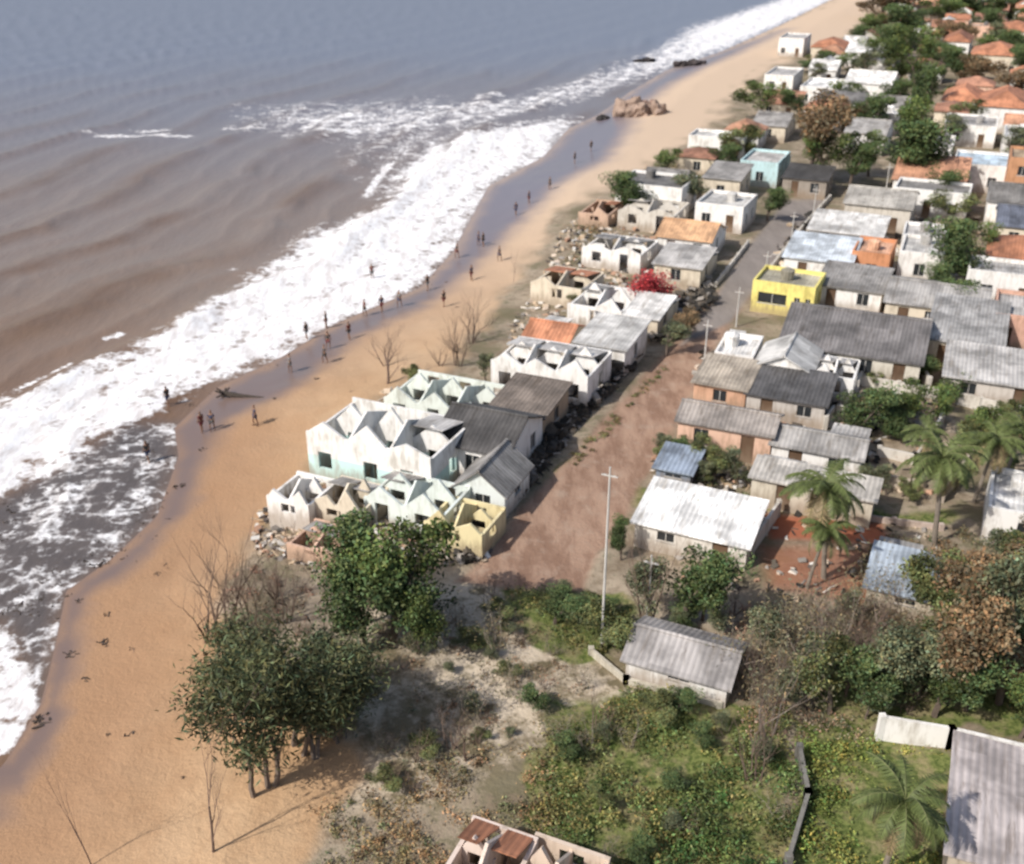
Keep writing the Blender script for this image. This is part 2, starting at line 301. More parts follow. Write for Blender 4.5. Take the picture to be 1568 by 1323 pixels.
def build(name,x,y,w,d,h,roof='gable_a',rh=1.2,wall=W,rc=GREY,low=None,tile=False,ruin=False,rz=-ANG,ops=None,ov=.25):
    e=bpy.data.objects.new(name,None);bpy.context.collection.objects.link(e);e.location=(x,y,TZ);e.rotation_euler=(0,0,rz+random.gauss(0,.015));e.empty_display_size=.5
    th=.18;two=h>5;wm=paint(wall,'plaster',low)
    nf=max(1,int(w/2.6));ns=max(1,int(d/3.))
    fo=ops if ops is not None else openings(nf,w,True,h,1.,two);so=openings(ns,d-2*th,False,h,.9,two);so=[(a+th,b+th,c_,d_,k) for a,b,c_,d_,k in so]
    A=MB();z0=-.9;hf=hb=h
    if roof=='shed': hb=h+rh
    if roof=='flat': hf=hb=h+.35
    if ruin: hf=h
    A.wallx(0,w,0,th,z0,hf,fo);A.wallx(0,w,d-th,d,z0,hb,[] if not ruin else openings(nf,w,False,h))
    A.wallx(th,d-th,0,th,z0,hf if not ruin else h*.9,[],0,True)
    A.wallx(th,d-th,w-th,w,z0,hf if not ruin else h*.95,so,0,True)
    Rf=MB();t=.1
    axis=0
    if ruin:
        n=max(2,int(w/2.4));k=w/n
        for i in range(n):
            hp=random.uniform(.5,1.25)*rh;j=random.uniform(-.35,.35)
            if random.random()<.8:
                A.prism([(i*k+.1,.0,h),(i*k+k-.1,.0,h),(i*k+k*.5+j,.0,h+hp)],(0,th,0))
            if random.random()<.6:
                A.prism([(i*k+.1,d*.55,h*.8),(i*k+k-.1,d*.55,h*.8),(i*k+k*.5,d*.55,h+hp*.9)],(0,th,0))
            if i>0:
                A.box(i*k-.075,th,z0,i*k+.075,d-th,h*.93)
                A.prism([(i*k-.07,th,h*.93),(i*k-.07,d*.9,h*.93),(i*k-.07,d*.45,h+rh*.8)],(.14,0,0))
            if random.random()<.45:
                Rf.hexa([(i*k+.1,d*.5,h+rh*.4),(i*k+k*random.uniform(.6,.95),d*.5,h+rh*.4),(i*k+k*.9,d*1.02,h-.05),(i*k+.15,d*1.02,h-.05)],.06)
        A.wallx(th,w-th,d*.55,d*.55+th,z0,h*.8,openings(n,w,False,h))
        for _ in range(int(w*d*.8)):
            px,py=random.uniform(.3,w-.3),random.uniform(.3,d-.3);s=random.uniform(.15,.5)
            A.prism([(px,py,-.1),(px+s,py+random.uniform(-.3,.3),-.1),(px+s*.5,py+.2,s*1.4)],(random.uniform(-.3,.3),s,.1))
    elif roof=='gable_a':
        r=d/2;hs=h+rh;sl=rh/r
        for s in (0,1):
            ye=-ov if s==0 else d+ov;ze=h-ov*sl
            q=[(-ov,ye,ze+t),(w+ov,ye,ze+t),(w+ov,r,hs+t),(-ov,r,hs+t)]
            if s: q=q[::-1]
            Rf.hexa(q,t)
        for xx in (0,w-th): A.prism([(xx,0.01,h),(xx,d-.01,h),(xx,r,hs-.02)],(th,0,0))
        Rf.tube((-ov,r,hs+t),(w+ov,r,hs+t),.12,.12,6)
    elif roof=='gable_b':
        axis=1;r=w/2;hs=h+rh;sl=rh/r
        for s in (0,1):
            xe=-ov if s==0 else w+ov;ze=h-ov*sl
            q=[(xe,-ov,ze+t),(r,-ov,hs+t),(r,d+ov,hs+t),(xe,d+ov,ze+t)]
            if s: q=q[::-1]
            Rf.hexa(q,t)
        for yy in (0,d-th): A.prism([(0.01,yy,h),(w-.01,yy,h),(r,yy,hs-.02)],(0,th,0))
        Rf.tube((r,-ov,hs+t),(r,d+ov,hs+t),.12,.12,6)
    elif roof=='shed':
        sl=rh/d;Rf.hexa([(-ov,-ov,h-ov*sl+t),(w+ov,-ov,h-ov*sl+t),(w+ov,d+ov,h+rh+ov*sl+t),(-ov,d+ov,h+rh+ov*sl+t)],t)
        for xx in (0,w-th): A.prism([(xx,0.01,h),(xx,d-.01,h),(xx,d-.01,h+rh-.02)],(th,0,0))
    elif roof=='flat':
        Rf.box(th+.01,th+.01,h-.15,w-th-.01,d-th-.01,h)
        if random.random()<.6:
            cx,cy=w*random.uniform(.25,.75),d*random.uniform(.4,.8)
            Rf.tube((cx,cy,h),(cx,cy,h+.9),.55,.65,12);Rf.tube((cx,cy,h+.9),(cx,cy,h+1.1),.65,.2,12)
    elif roof=='hip':
        o=ov;r=min(w,d)/2;hs=h+rh
        if w>=d: a=(r,d/2,hs+t);b=(w-r,d/2,hs+t)
        else: a=(w/2,r,hs+t);b=(w/2,d-r,hs+t)
        if abs(a[0]-b[0])+abs(a[1]-b[1])<.2: b=(a[0]+.2*(w>=d),a[1]+.2*(w<d),hs+t)
        c0,c1,c2,c3=(-o,-o,h+t),(w+o,-o,h+t),(w+o,d+o,h+t),(-o,d+o,h+t)
        dn_=lambda p:(p[0],p[1],h-.02)
        vs=[c0,c1,c2,c3,a,b,dn_(c0),dn_(c1),dn_(c2),dn_(c3)]
        fs=[(0,1,5,4),(1,2,5),(2,3,4,5),(3,0,4)] if w>=d else [(0,1,4),(1,2,5,4),(2,3,5),(3,0,4,5)]
        Rf.add(vs,fs+[(0,6,7,1),(1,7,8,2),(2,8,9,3),(3,9,6,0),(9,8,7,6)])
    A.obj('walls',[wm],e)
    if Rf.v: Rf.obj('roof',[paint(rc,'tile' if tile else 'roof_sheet',None,axis)],e)
    if not ruin:
        Wn=MB();D=MB();Fr=MB()
        for a,b,c_,d_,k in fo:
            if k: D.box(a+.02,.07,c_,b-.02,.12,d_-.02);continue
            Wn.box(a,.09,c_,b,.12,d_);mid=(a+b)/2;Fr.box(mid-.025,.05,c_,mid+.025,.088,d_);Fr.box(a-.08,-.05,c_-.07,b+.08,.088,c_-.003)
        for a,b,c_,d_,k in so:
            Wn.box(w-.12,a,c_,w-.09,b,d_);mid=(a+b)/2;Fr.box(w-.088,mid-.025,c_,w-.05,mid+.025,d_);Fr.box(w-.088,a-.08,c_-.07,w+.05,b+.08,c_-.003)
        if Wn.v: Wn.obj('windows',[M_GLASS],e);Fr.obj('window_frames',[M_FRAME],e)
        if D.v: D.obj('door',[M_DOOR],e)
        if random.random()<.6:
            X=MB();w2=w*random.uniform(.3,.5);d2=random.uniform(1.2,2.2);x0=random.choice([.1,w-w2-.1]);h2=h*.8
            X.hexa([(x0,d+.02,h2+.2),(x0+w2,d+.02,h2+.2),(x0+w2,d+d2,h2),(x0,d+d2,h2)],h2+.6);X.obj('extension_walls',[wm],e)
            X=MB();X.hexa([(x0-.15,d+.02,h2+.3),(x0+w2+.15,d+.02,h2+.3),(x0+w2+.15,d+d2+.2,h2+.1),(x0-.15,d+d2+.2,h2+.1)],.08);X.obj('extension_roof',[paint(random.choice([GREY,LG,WR]),'roof_sheet',None,0)],e)
    cx=x+AX[0]*w/2+BX[0]*d/2;cy=y+AX[1]*w/2+BX[1]*d/2
    PL.append((cx,cy,w,d));return e
def H(name,u,v,u1,d,h,roof='gable_a',rh=1.2,wall=W,rc=GREY,**k):
    x,y=g(u,v);w=width_to(x,y,u1);q=.68 if v>480 else (.82 if v>300 else 1.)
    if not k.get('ruin'): rh=rh*(.8 if v>480 else .9)
    return build(name,x,y,max(w,2.),d*q,h,roof,rh,wall,rc,**k)
RU=dict(ruin=True)
# left of the street
H('ruined_house',475,728,662,8.5,3.3,rh=1.1,wall=W,low=MINT,rc=LG,**RU)
H('grey_roof_house',668,726,775,9.,2.5,'gable_a',1.6,W,DK)
H('small_house',698,780,772,6,1.8,'gable_b',1.6,(.7,.74,.72),GREY)
H('ruined_house',412,795,475,5,1.7,rh=.9,wall=W,rc=TER,**RU)
H('ruined_house',480,800,555,5,1.6,rh=1.,wall=CREAM,rc=LG,**RU)
H('ruined_house',560,802,680,5.5,1.9,rh=1.1,wall=(.7,.76,.72),rc=GREY,**RU)
H('ruined_house',650,836,738,5,1.7,rh=1.1,wall=(.74,.64,.38),rc=GREY,**RU)
H('ruined_house',440,852,515,4.5,.9,rh=.4,wall=PEACH,rc=GREY,**RU)
H('ruined_house',590,650,745,8,2.2,rh=1.,wall=(.7,.74,.68),rc=LG,**RU)
H('low_house',750,666,830,7.5,2.1,'shed',.6,TAN,(.22,.18,.15))
H('ruined_house',752,602,898,8,2.8,rh=1.,wall=W,rc=LG,**RU)
H('low_house',880,566,955,8.5,2.4,'shed',.5,W,WR)
H('tiled_house',800,545,865,7,1.5,'gable_a',1.1,CREAM,TER,tile=True)
H('ruined_house',812,462,890,7,2.0,rh=.9,wall=CREAM,rc=TER,**RU)
H('ruined_house',868,500,950,9,2.2,rh=1.,wall=W,rc=GREY,**RU)
H('low_house',955,515,1005,7,2.,'shed',.6,CREAM,WR)
H('ruined_house',890,408,980,7,2.1,rh=.9,wall=W,rc=GREY,**RU)
H('low_house',1000,436,1070,6.5,2.2,'shed',.6,CREAM,LG)
H('tiled_house',1005,394,1085,7,2.4,'gable_a',1.2,W,(.5,.3,.17),tile=True)
H('ruined_house',945,350,1030,8,2.2,rh=1.1,wall=(.6,.56,.5),rc=GREY,**RU)
H('flat_roof_house',1062,350,1135,8,2.8,'flat',0,W,(.6,.58,.55))
H('ruined_house',885,345,930,8,1.6,rh=1.,wall=(.55,.38,.28),rc=TER,**RU)
H('low_house',1075,305,1130,8,2.8,'shed',.7,CREAM,GREY)
H('flat_roof_house',1130,283,1188,8,3.,'flat',0,(.5,.68,.7),LG)
H('low_house',1196,300,1262,6,2.4,'shed',.6,(.3,.26,.22),DK)
H('low_house',980,305,1040,8,2.4,'gable_a',1,W,GREY)
# right of the street
H('yellow_building',1148,476,1243,6,2.7,'flat',0,(.78,.68,.22),(.5,.46,.36),ops=[(.6,3.2,1.0,2.0,0),(3.9,4.4,1.1,1.9,0),(4.9,5.35,1.1,1.9,0)])
H('warehouse',1190,566,1402,15,2.3,'gable_a',2.,(.6,.56,.48),(.15,.14,.138))
H('low_house',1247,470,1345,7,2.2,'shed',.6,W,GREY)
H('grey_roof_house',1350,500,1500,11,2.4,'gable_a',1.2,CREAM,LG)
H('grey_roof_house',1412,560,1525,13,2.4,'shed',1.1,CREAM,(.3,.29,.28))
H('flat_roof_house',1090,582,1148,7,2.1,'flat',0,W,WR)
H('white_house',1152,602,1235,7,2.4,'gable_b',1.3,W,WR)
H('ruined_house',1238,610,1302,6,2.1,rh=.9,wall=W,rc=LG,**RU)
H('low_house',1060,622,1138,6.5,2.,'shed',.6,(.6,.36,.24),(.42,.36,.29))
H('low_house',1140,638,1258,6.5,1.9,'shed',.7,(.5,.46,.42),(.12,.115,.115))
H('terraced_house',1035,690,1175,5,2.4,'gable_a',.8,PEACH,(.36,.32,.29))
H('terraced_house',1178,717,1312,4.5,1.9,'gable_a',.7,W,LG)
H('shed',1003,742,1055,4,1.3,'shed',.4,(.2,.25,.33),(.22,.26,.32))
H('low_house',1147,772,1330,3.2,2.,'shed',.3,(.6,.54,.44),(.44,.41,.37))
H('white_roof_house',970,836,1140,6,1.7,'shed',.8,(.7,.66,.6),(.78,.77,.75))
H('grey_roof_house',957,1040,1110,5,1.3,'gable_a',.9,W,(.3,.28,.27))
H('shed',1440,1360,1700,8.5,2.0,'shed',.8,(.45,.38,.3),(.36,.32,.31))
H('ruined_house',672,1395,775,4.5,2.,rh=1.,wall=(.66,.55,.48),rc=TER,**RU)
H('ruined_house',772,1418,890,4.5,1.8,rh=1.,wall=(.62,.5,.4),rc=LG,**RU)
H('flat_roof_house',1500,832,1620,8,2.2,'flat',0,W,W)
H('low_house',1322,930,1450,5.5,1.4,'shed',.5,CREAM,(.42,.48,.55))
H('low_house',1197,428,1297,8,2.4,'shed',.8,W,(.5,.54,.58))
H('orange_house',1298,430,1356,7,2.8,'flat',0,(.58,.26,.13),(.5,.3,.2))
H('two_storey_house',1288,352,1388,9,3.2,'gable_a',1.2,(.58,.53,.46),(.33,.31,.28))
H('flat_roof_house',1370,430,1438,8,2.8,'flat',0,W,(.6,.58,.55))
H('low_house',1235,378,1345,7,2.,'shed',.8,W,WR)
H('flat_roof_house',1375,398,1440,7,2.4,'flat',0,W,LG)
H('flat_roof_house',1452,290,1540,9,3.2,'flat',0,W,(.5,.6,.68))
H('orange_house',1532,312,1610,9,5.5,'flat',0,(.5,.26,.14),(.4,.3,.2))
H('grey_roof_house',1520,380,1620,9,2.6,'gable_a',1.4,CREAM,(.1,.11,.14))
H('tiled_house',1505,430,1620,9,2.6,'hip',1.5,CREAM,TER,tile=True)
H('flat_roof_house',1512,532,1620,10,2.8,'flat',0,(.6,.36,.27),LG)
H('low_house',1440,612,1600,9,2.,'shed',.6,(.55,.5,.45),LG)
for (u,v,u1,d,h,r,rh,wc,rc) in [(1437,185,1495,12,3.5,'hip',2,W,TER),(1492,200,1568,14,4,'hip',2.3,W,TER),(1440,222,1520,10,3,'flat',0,W,LG),(1482,112,1560,14,4,'hip',2.3,CREAM,TER),
  (1530,250,1620,10,3.5,'flat',0,W,W),(1190,86,1228,12,4,'flat',0,W,LG),(1240,92,1290,12,3.,'hip',1.8,CREAM,TER),(1292,104,1345,12,3.5,'gable_a',1.5,W,W),(1168,140,1212,12,3.,'flat',0,W,LG),
  (1222,160,1288,12,3.,'flat',0,W,W),(1290,155,1360,12,3.5,'gable_a',1.6,W,WR),(1510,75,1590,14,4.5,'hip',2.2,CREAM,TER),(1440,90,1480,14,4,'hip',2,W,TER),(1150,215,1200,10,2.5,'gable_a',1.3,CREAM,GREY),(1290,235,1350,10,3.2,'gable_a',1.3,W,LG),(1425,260,1452,9,3,'flat',0,W,LG)]:
    H('tiled_house' if r=='hip' else ('flat_roof_house' if r=='flat' else 'white_house'),u,v,u1,d,h,r,rh,wc,rc,tile=(r=='hip'))
# town filling the rest of the street grid
def toAB(x,y): return (AX[0]*x+AX[1]*y,BX[0]*x+BX[1]*y)
PLab=[(toAB(a,b),w,d) for a,b,w,d in PL];TREESPOT=[]
def proj(x,y,z=TZ):
    dep=y*CP+(CZ-z)*SP;up=y*SP-(CZ-z)*CP
    return CX+F*x/dep,CY-F*up/dep
for B in np.arange(105,640,10.):
    for A_ in np.arange(-75,190,10.):
        a=A_+random.uniform(-1.5,1.5);b=B+random.uniform(-1.5,1.5)
        x=AX[0]*a+BX[0]*b;y=AX[1]*a+BX[1]*b;u,v=proj(x,y)
        if v>500 or u>2100 or u<0: continue
        if sd_poly(np.array([x]),np.array([y]),BEACH)[0]>-6 or hfun([x],[y])[1][0]<12: continue
        if -27<a<-13 and b<165: continue
        w=random.uniform(5.,8.5);d=random.uniform(4.5,7.5)
        if any(abs(p[0][0]-a)<(p[1]+w)/2*.9 and abs(p[0][1]-b)<(p[2]+d)/2*.9 for p in PLab): continue
        if 150<b<300 and -32<a<5 and random.random()<.6: TREESPOT.append((x,y,random.uniform(4.5,7.5)));continue
        if random.random()<(.18 if b<300 else .35): TREESPOT.append((x,y,random.uniform(4,8)));continue
        r=random.choice(['gable_a','gable_b','shed','flat','hip','hip','flat'])
        pr=u>1380
        tl=r=='hip' or (random.random()<(.75 if pr else .35) and r!='flat')
        wc=random.choice([W,W,W,CREAM,(.7,.66,.6),PEACH if pr else W]);rc=random.choice([TER,(.5,.26,.16),(.4,.2,.13)]) if tl else random.choice([GREY,LG,WR,WR,(.2,.19,.18)])
        build('tiled_house' if tl else 'white_house',x-AX[0]*w/2-BX[0]*d/2,y-AX[1]*w/2-BX[1]*d/2,w,d,random.uniform(2.4,3.4),r,random.uniform(.9,1.8),wc,rc,tile=tl)
        if random.random()<.85: TREESPOT.append((x+BX[0]*(-d/2-2)+AX[0]*random.uniform(-6,6),y+BX[1]*(-d/2-2)+AX[1]*random.uniform(-6,6),random.uniform(2.5,5.5)))
def fence(name,pts,h,col,th=.18):
    A=MB();P=[Vector((*g(u,v),TZ)) for u,v in pts]
    for p,q in zip(P,P[1:]):
        d=(q-p);n=Vector((-d.y,d.x,0)).normalized()*th/2
        c=[p-n,q-n,q+n,p+n];A.hexa([(a.x,a.y,TZ+h) for a in c],h+.6)
        k=max(1,int(d.length/2.5))
        for i in range(k+1):
            m=p+d*(i/k);A.box(m.x-.14,m.y-.14,TZ-.5,m.x+.14,m.y+.14,TZ+h+.08)
    return A.obj(name,[paint(col)])
fence('white_wall',[(1345,1130),(1450,1148),(1600,1185)],1.3,W)
fence('dark_low_wall',[(1222,1160),(1235,1230),(1205,1330)],.7,(.2,.19,.17))  # low dark strip following a dark line on the ground
fence('dark_low_wall',[(905,1000),(958,1045),(1100,1082)],.3,(.5,.46,.38))
fence('dark_low_wall',[(1160,775),(1440,812)],.4,(.5,.4,.34))
fence('white_wall',[(1310,590),(1440,612),(1560,640)],.9,(.6,.56,.5))
fence('dark_low_wall',[(1172,425),(1230,350),(1270,306)],.6,(.55,.52,.47))
fence('white_wall',[(1095,440),(1145,375)],.5,(.6,.56,.5))
for p in [[(1262,660),(1275,640),(1330,650)],[(1345,700),(1400,712),(1440,650)],[(1400,565),(1420,600)],[(1335,740),(1395,755)],[(1310,600),(1330,560)],[(1440,470),(1500,480)],[(1355,440),(1440,455)],[(1440,770),(1500,690)],[(1150,850),(1190,790)],[(1440,430),(1480,380)]]: fence('yard_wall',p,random.uniform(.8,1.3),random.choice([(.6,.56,.5),(.5,.42,.34),W]))
# ---------------------------------------------------------------- vegetation
def leaves(mb,pts,size,col,var=.35,asp=.5,m=1,droop=0,clump=None):
    n=len(pts)
    if n==0: return
    pts=np.asarray(pts,float);d=rng.normal(size=(n,3));d[:,2]=d[:,2]*.6-droop;d/=np.linalg.norm(d,axis=1)[:,None]
    s=rng.normal(size=(n,3));s-=d*(s*d).sum(1)[:,None];s/=np.linalg.norm(s,axis=1)[:,None]+1e-9
    sz=size*rng.uniform(.6,1.4,(n,1))
    v=np.stack([pts-d*sz*.5,pts+s*sz*asp*.5,pts+d*sz*.5,pts-s*sz*asp*.5],1).reshape(-1,3)
    br=rng.uniform(1-var,1+var,n) if clump is None else clump*rng.uniform(1-var,1+var,n)
    hue=rng.uniform(-.12,.12,n);c=np.stack([col[0]*br*(1+hue*2),col[1]*br,col[2]*br*(1-hue)],-1);c=np.repeat(np.clip(c,0,1),4,0)
    o=len(mb.v);mb.v+=list(map(tuple,v));q=(np.arange(n*4)+o).reshape(-1,4);mb.f+=list(map(tuple,q.tolist()));mb.m+=[m]*n;mb.c+=list(map(tuple,c))
def grow(mb,p,d,ln,r,lv,tips,br=3,spread=.6,up=.15,c=(.1,.08,.06),n=5,side=.55):
    q=p
    for i in range(3):
        d=(d+Vector((random.gauss(0,.13),random.gauss(0,.13),random.gauss(0,.08)+up*.3))).normalized()
        e=q+d*ln/3;r2=r*(.86 if lv>0 else .6);mb.tube(q,e,r,r2,n if r>.05 else 3,0,c);q=e;r=r2
        if lv>0 and i<2 and random.random()<side:
            dd=(d+Vector((random.gauss(0,spread),random.gauss(0,spread),random.gauss(up,.3)))).normalized()
            grow(mb,q,dd,ln*.6,r*.5,lv-1,tips,br,spread,up,c,n,side)
    tips.append((q,lv))
    if lv>0:
        for _ in range(br):
            dd=(d+Vector((random.gauss(0,spread),random.gauss(0,spread),random.gauss(up,.25)))).normalized()
            grow(mb,q,dd,ln*random.uniform(.6,.8),r*.62,lv-1,tips,br,spread,up,c,n,side)
PROTO={}
def finish(key,mb,mats):
    me=mb.mesh(key,mats);v=np.array(mb.v);Hh=np.percentile(v[:,2],99.5);wd=2*np.percentile(np.hypot(v[:,0],v[:,1]),90)
    PROTO[key]=(me,Hh,wd)
for i,(col,nl) in enumerate([((.065,.088,.026),26),((.052,.073,.027),24),((.10,.11,.042),20),((.13,.09,.05),22),((.085,.092,.05),14)]):
    mb=MB();tips=[];grow(mb,Vector((0,0,-.3)),Vector((0,0,1)),2.2,.2,2,tips,3,.75,.1,(.13,.1,.08))
    tp=[t for t,l in tips if t.z>1.3];random.shuffle(tp)
    for t in tp[:nl]:
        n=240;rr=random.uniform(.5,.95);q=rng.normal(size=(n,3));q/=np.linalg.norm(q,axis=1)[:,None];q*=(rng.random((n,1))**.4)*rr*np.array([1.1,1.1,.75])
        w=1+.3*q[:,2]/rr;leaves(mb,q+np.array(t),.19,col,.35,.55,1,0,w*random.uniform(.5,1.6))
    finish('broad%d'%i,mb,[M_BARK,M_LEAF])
mb=MB();tips=[];grow(mb,Vector((0,0,-.2)),Vector((0,0,1)),1.8,.14,2,tips,3,.8,.1,(.13,.1,.08))
for t,l in tips:
    if t.z>1.2:
        q=rng.normal(size=(140,3))*.4;leaves(mb,q+np.array(t),.2,(.3,.035,.04),.5,.6)
finish('red0',mb,[M_BARK,M_LEAF])
for i in range(3):
    mb=MB();tips=[]
    for k in range(3): grow(mb,Vector((random.uniform(-.3,.3),random.uniform(-.3,.3),-.3)),Vector((random.gauss(0,.3),random.gauss(0,.3),1)).normalized(),2.2,.12,3,tips,2,.6,.15,(.16,.125,.1))
    for t,l in tips:
        if t.z>1.2 and random.random()<.85:
            q=rng.normal(size=(60,3))*np.array([.4,.4,.33]);leaves(mb,q+np.array(t),.26,(.068,.076,.034),.4,.24,1,.2,random.uniform(.5,1.5)*np.ones(60))
    finish('cas%d'%i,mb,[M_BARK,M_LEAF])
for i in range(5):
    mb=MB();tips=[];cc=[(.16,.11,.085),(.16,.11,.085),(.17,.12,.09),(.28,.23,.19),(.14,.10,.08)][i]
    for k in range([1,1,3,3,4][i]): grow(mb,Vector((random.uniform(-.2,.2)*(i>1),random.uniform(-.2,.2)*(i>1),-.4)),Vector((random.gauss(0,.18),random.gauss(0,.18),1)).normalized(),[3.,2.2,1.8,1.2,1.5][i],[.085,.1,.07,.045,.06][i],[3,4,3,3,4][i],tips,2,.55,.25,cc,5,.75)
    if i==3:
        for t,l in tips:
            if random.random()<.5: q=rng.normal(size=(8,3))*.22;leaves(mb,q+np.array(t),.11,(.14,.12,.07),.4,.35)
    finish('dead%d'%i,mb,[M_BARK,M_LEAF])
for i in range(3):
    mb=MB();q=Vector((0,0,-.3));lean=Vector((random.uniform(-.12,.12),random.uniform(-.12,.12),1))
    for k in range(12):
        e=q+lean*.5+Vector((.02*k*lean.x,0,0));mb.tube(q,e,.17-.005*k,.155-.005*k,8,0,(.22,.185,.15));q=e
    for k in range(26):
        az=k*2.4+random.uniform(-.2,.2);el=random.uniform(-.45,1.15);p=q.copy();ln=random.uniform(2.3,3.);hd=Vector((math.cos(az),math.sin(az),0));sd=Vector((-math.sin(az),math.cos(az),0))
        col=(.07,.088,.028) if el>-.1 else (.17,.13,.07)
        ns=9
        for s in range(ns):
            e_=el-s*.19;dd=hd*math.cos(e_)+Vector((0,0,math.sin(e_)));p2=p+dd*ln/ns;mb.tube(p,p2,.03,.02,3,0,(.13,.14,.06))
            for t in (0.,.25,.5,.75):
                pp=p.lerp(p2,t);lf=.62*math.sin(math.pi*min(1,.22+.75*(s+t)/ns))+.08
                for sg in (-1,1):
                    tip=pp+sd*sg*lf*.8+dd*lf*.45+Vector((0,0,-lf*random.uniform(.15,.55)));b=random.uniform(.6,1.35)
                    mb.add([pp-dd*.045,pp+dd*.055,tip],[(0,1,2)],1,(col[0]*b,col[1]*b,col[2]*b))
            p=p2
    finish('palm%d'%i,mb,[M_BARK,M_LEAF])
    PROTO['palm%d'%i]=(PROTO['palm%d'%i][0],6.2,5.)
NM={'broad0':'green_tree','broad1':'green_tree','broad2':'olive_tree','broad3':'brown_leaved_tree','broad4':'olive_tree','red0':'red_flowering_tree','cas0':'casuarina_tree','cas1':'casuarina_tree','cas2':'casuarina_tree','dead0':'dead_tree','dead1':'dead_tree','dead2':'dead_tree','dead4':'dead_tree','dead3':'bare_shrub','palm0':'coconut_palm','palm1':'coconut_palm','palm2':'coconut_palm'}
def tree(k,u,v,vt,wpx=None,name=None):
    me,Hh,wd=PROTO[k];x,y,z=gz(u,v);h=hgt(u,v,vt,z);s=h/Hh;sx=s if wpx is None else wpx*scl(v)/wd
    put(name or NM[k],me,(x,y,z),random.uniform(0,6.28),None,(sx,sx,s))
for a in [('broad0',600,985,815,190),('broad1',645,975,855,140),('broad0',545,960,850,130),('broad1',600,930,795,140),('broad1',560,1000,880,110),('broad0',640,1000,900,110),('broad1',1310,675,605,105),('broad0',1425,665,590,100),('broad1',1045,960,842,120),('broad0',1075,950,865,90),('broad4',1000,965,870,90),('broad2',940,985,925,110),('broad1',850,955,915,80),
 ('cas0',400,1212,985,220),('cas1',470,1160,985,190),('cas2',520,1130,1000,140),('cas2',370,1100,980,130),('cas1',430,1110,970,150),('broad4',470,1070,970,110),('cas0',540,1090,985,100),('broad4',450,1140,1060,120),('broad1',500,1110,1030,100),('broad4',390,1090,1010,90),
 ('dead4',345,965,765,150),('dead4',435,955,800,100),('dead2',320,980,850,120),('dead4',385,960,830,110),('dead1',592,588,500,90),('dead4',722,525,440,80),('dead0',142,1325,1110,80),('dead1',325,1305,1085,90),('dead1',715,1165,1060,80),('dead2',990,965,780,90),('dead0',786,432,375,25),('dead2',675,560,515,50),('dead2',700,540,500,50),('dead2',590,560,510,60),('dead4',700,560,460,70),
 ('dead3',1170,1130,960,130),('dead3',1240,1060,920,130),('dead3',1130,1040,930,100),('dead4',1330,1010,870,140),('dead3',1280,1000,890,120),('dead3',1200,1000,920,110),('dead4',1155,1200,1060,110),('dead3',760,1000,930,80),('dead3',730,1100,1040,90),('dead3',1350,960,860,110),('dead4',1240,960,850,120),('dead4',1180,1090,960,120),('dead4',1290,1060,920,130),
 ('broad3',1450,1080,910,130),('broad4',1530,1080,870,140),('broad2',1400,940,840,110),('broad2',1270,1090,990,120),('broad1',1350,1090,1010,110),('broad3',1500,960,840,130),('broad4',1400,1070,950,120),('broad0',1560,1130,1040,130),('broad2',1590,960,820,140),('broad0',1480,1090,1000,120),('broad4',1320,1075,960,120),('broad1',1430,1100,1000,120),('broad3',1540,1000,850,140),('broad1',1480,1000,880,110),('broad4',1235,1085,1000,100),
 ('palm0',1262,885,738,None),('palm1',1430,838,690,None),('palm2',1530,750,650,None),('palm1',1350,1345,1200,None),('palm0',1415,740,655,None),('palm2',1235,900,800,None),('palm0',1490,770,660,None),
 ('broad3',1240,278,145,95),('broad0',1245,285,200,90),('broad1',1370,285,175,120),('broad0',1330,270,200,70),('broad1',1410,290,215,80),('broad0',1400,140,40,90),('broad1',1380,100,40,70),('broad2',1145,250,195,85),('broad1',1105,270,225,60),('broad4',1035,318,262,80),('broad1',1475,450,345,95),('broad0',1500,410,340,80),('broad2',1450,335,290,80),('broad1',1175,338,283,50),('broad1',1450,470,410,60),('broad4',1020,545,495,60),('broad3',1045,520,475,50),('red0',996,480,415,60),
 ('broad1',1390,60,5,80),('broad3',1350,30,-20,80),('broad1',1500,30,-15,110),('broad0',1450,40,0,90),('broad1',1550,20,-20,90),('broad1',1250,110,92,60),('broad1',1560,110,70,40),('broad0',1060,255,225,50),('broad2',890,470,440,40),('broad1',1300,290,215,60),('broad0',1385,250,150,90),('broad1',1330,215,150,80),('broad1',1410,190,100,60),
 ('broad2',1090,740,690,60),('broad2',1060,715,670,60),('broad4',1130,745,690,60),('broad2',1070,810,760,40),('broad1',1400,640,610,40),('broad1',950,860,800,40),('broad0',1490,690,630,80),('broad1',1560,650,600,60),('broad4',745,590,545,40),('broad2',640,590,560,40),('broad1',1380,680,640,70),('broad1',1350,640,600,60),('broad0',1540,700,640,70),('broad1',1460,620,580,60)]:
    tree(*a)
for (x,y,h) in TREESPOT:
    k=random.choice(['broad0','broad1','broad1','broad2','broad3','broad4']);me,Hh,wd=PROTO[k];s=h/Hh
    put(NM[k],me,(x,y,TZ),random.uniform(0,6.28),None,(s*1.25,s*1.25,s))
def inpoly(poly,n,z=TZ):
    P=np.array(G(poly,z));lo,hi=P.min(0),P.max(0);out=[]
    while len(out)<n:
        q=rng.uniform(lo,hi,(n*2,2));q=q[sd_poly(q[:,0],q[:,1],G(poly,z))>0];out+=q.tolist()
    return np.array(out[:n])
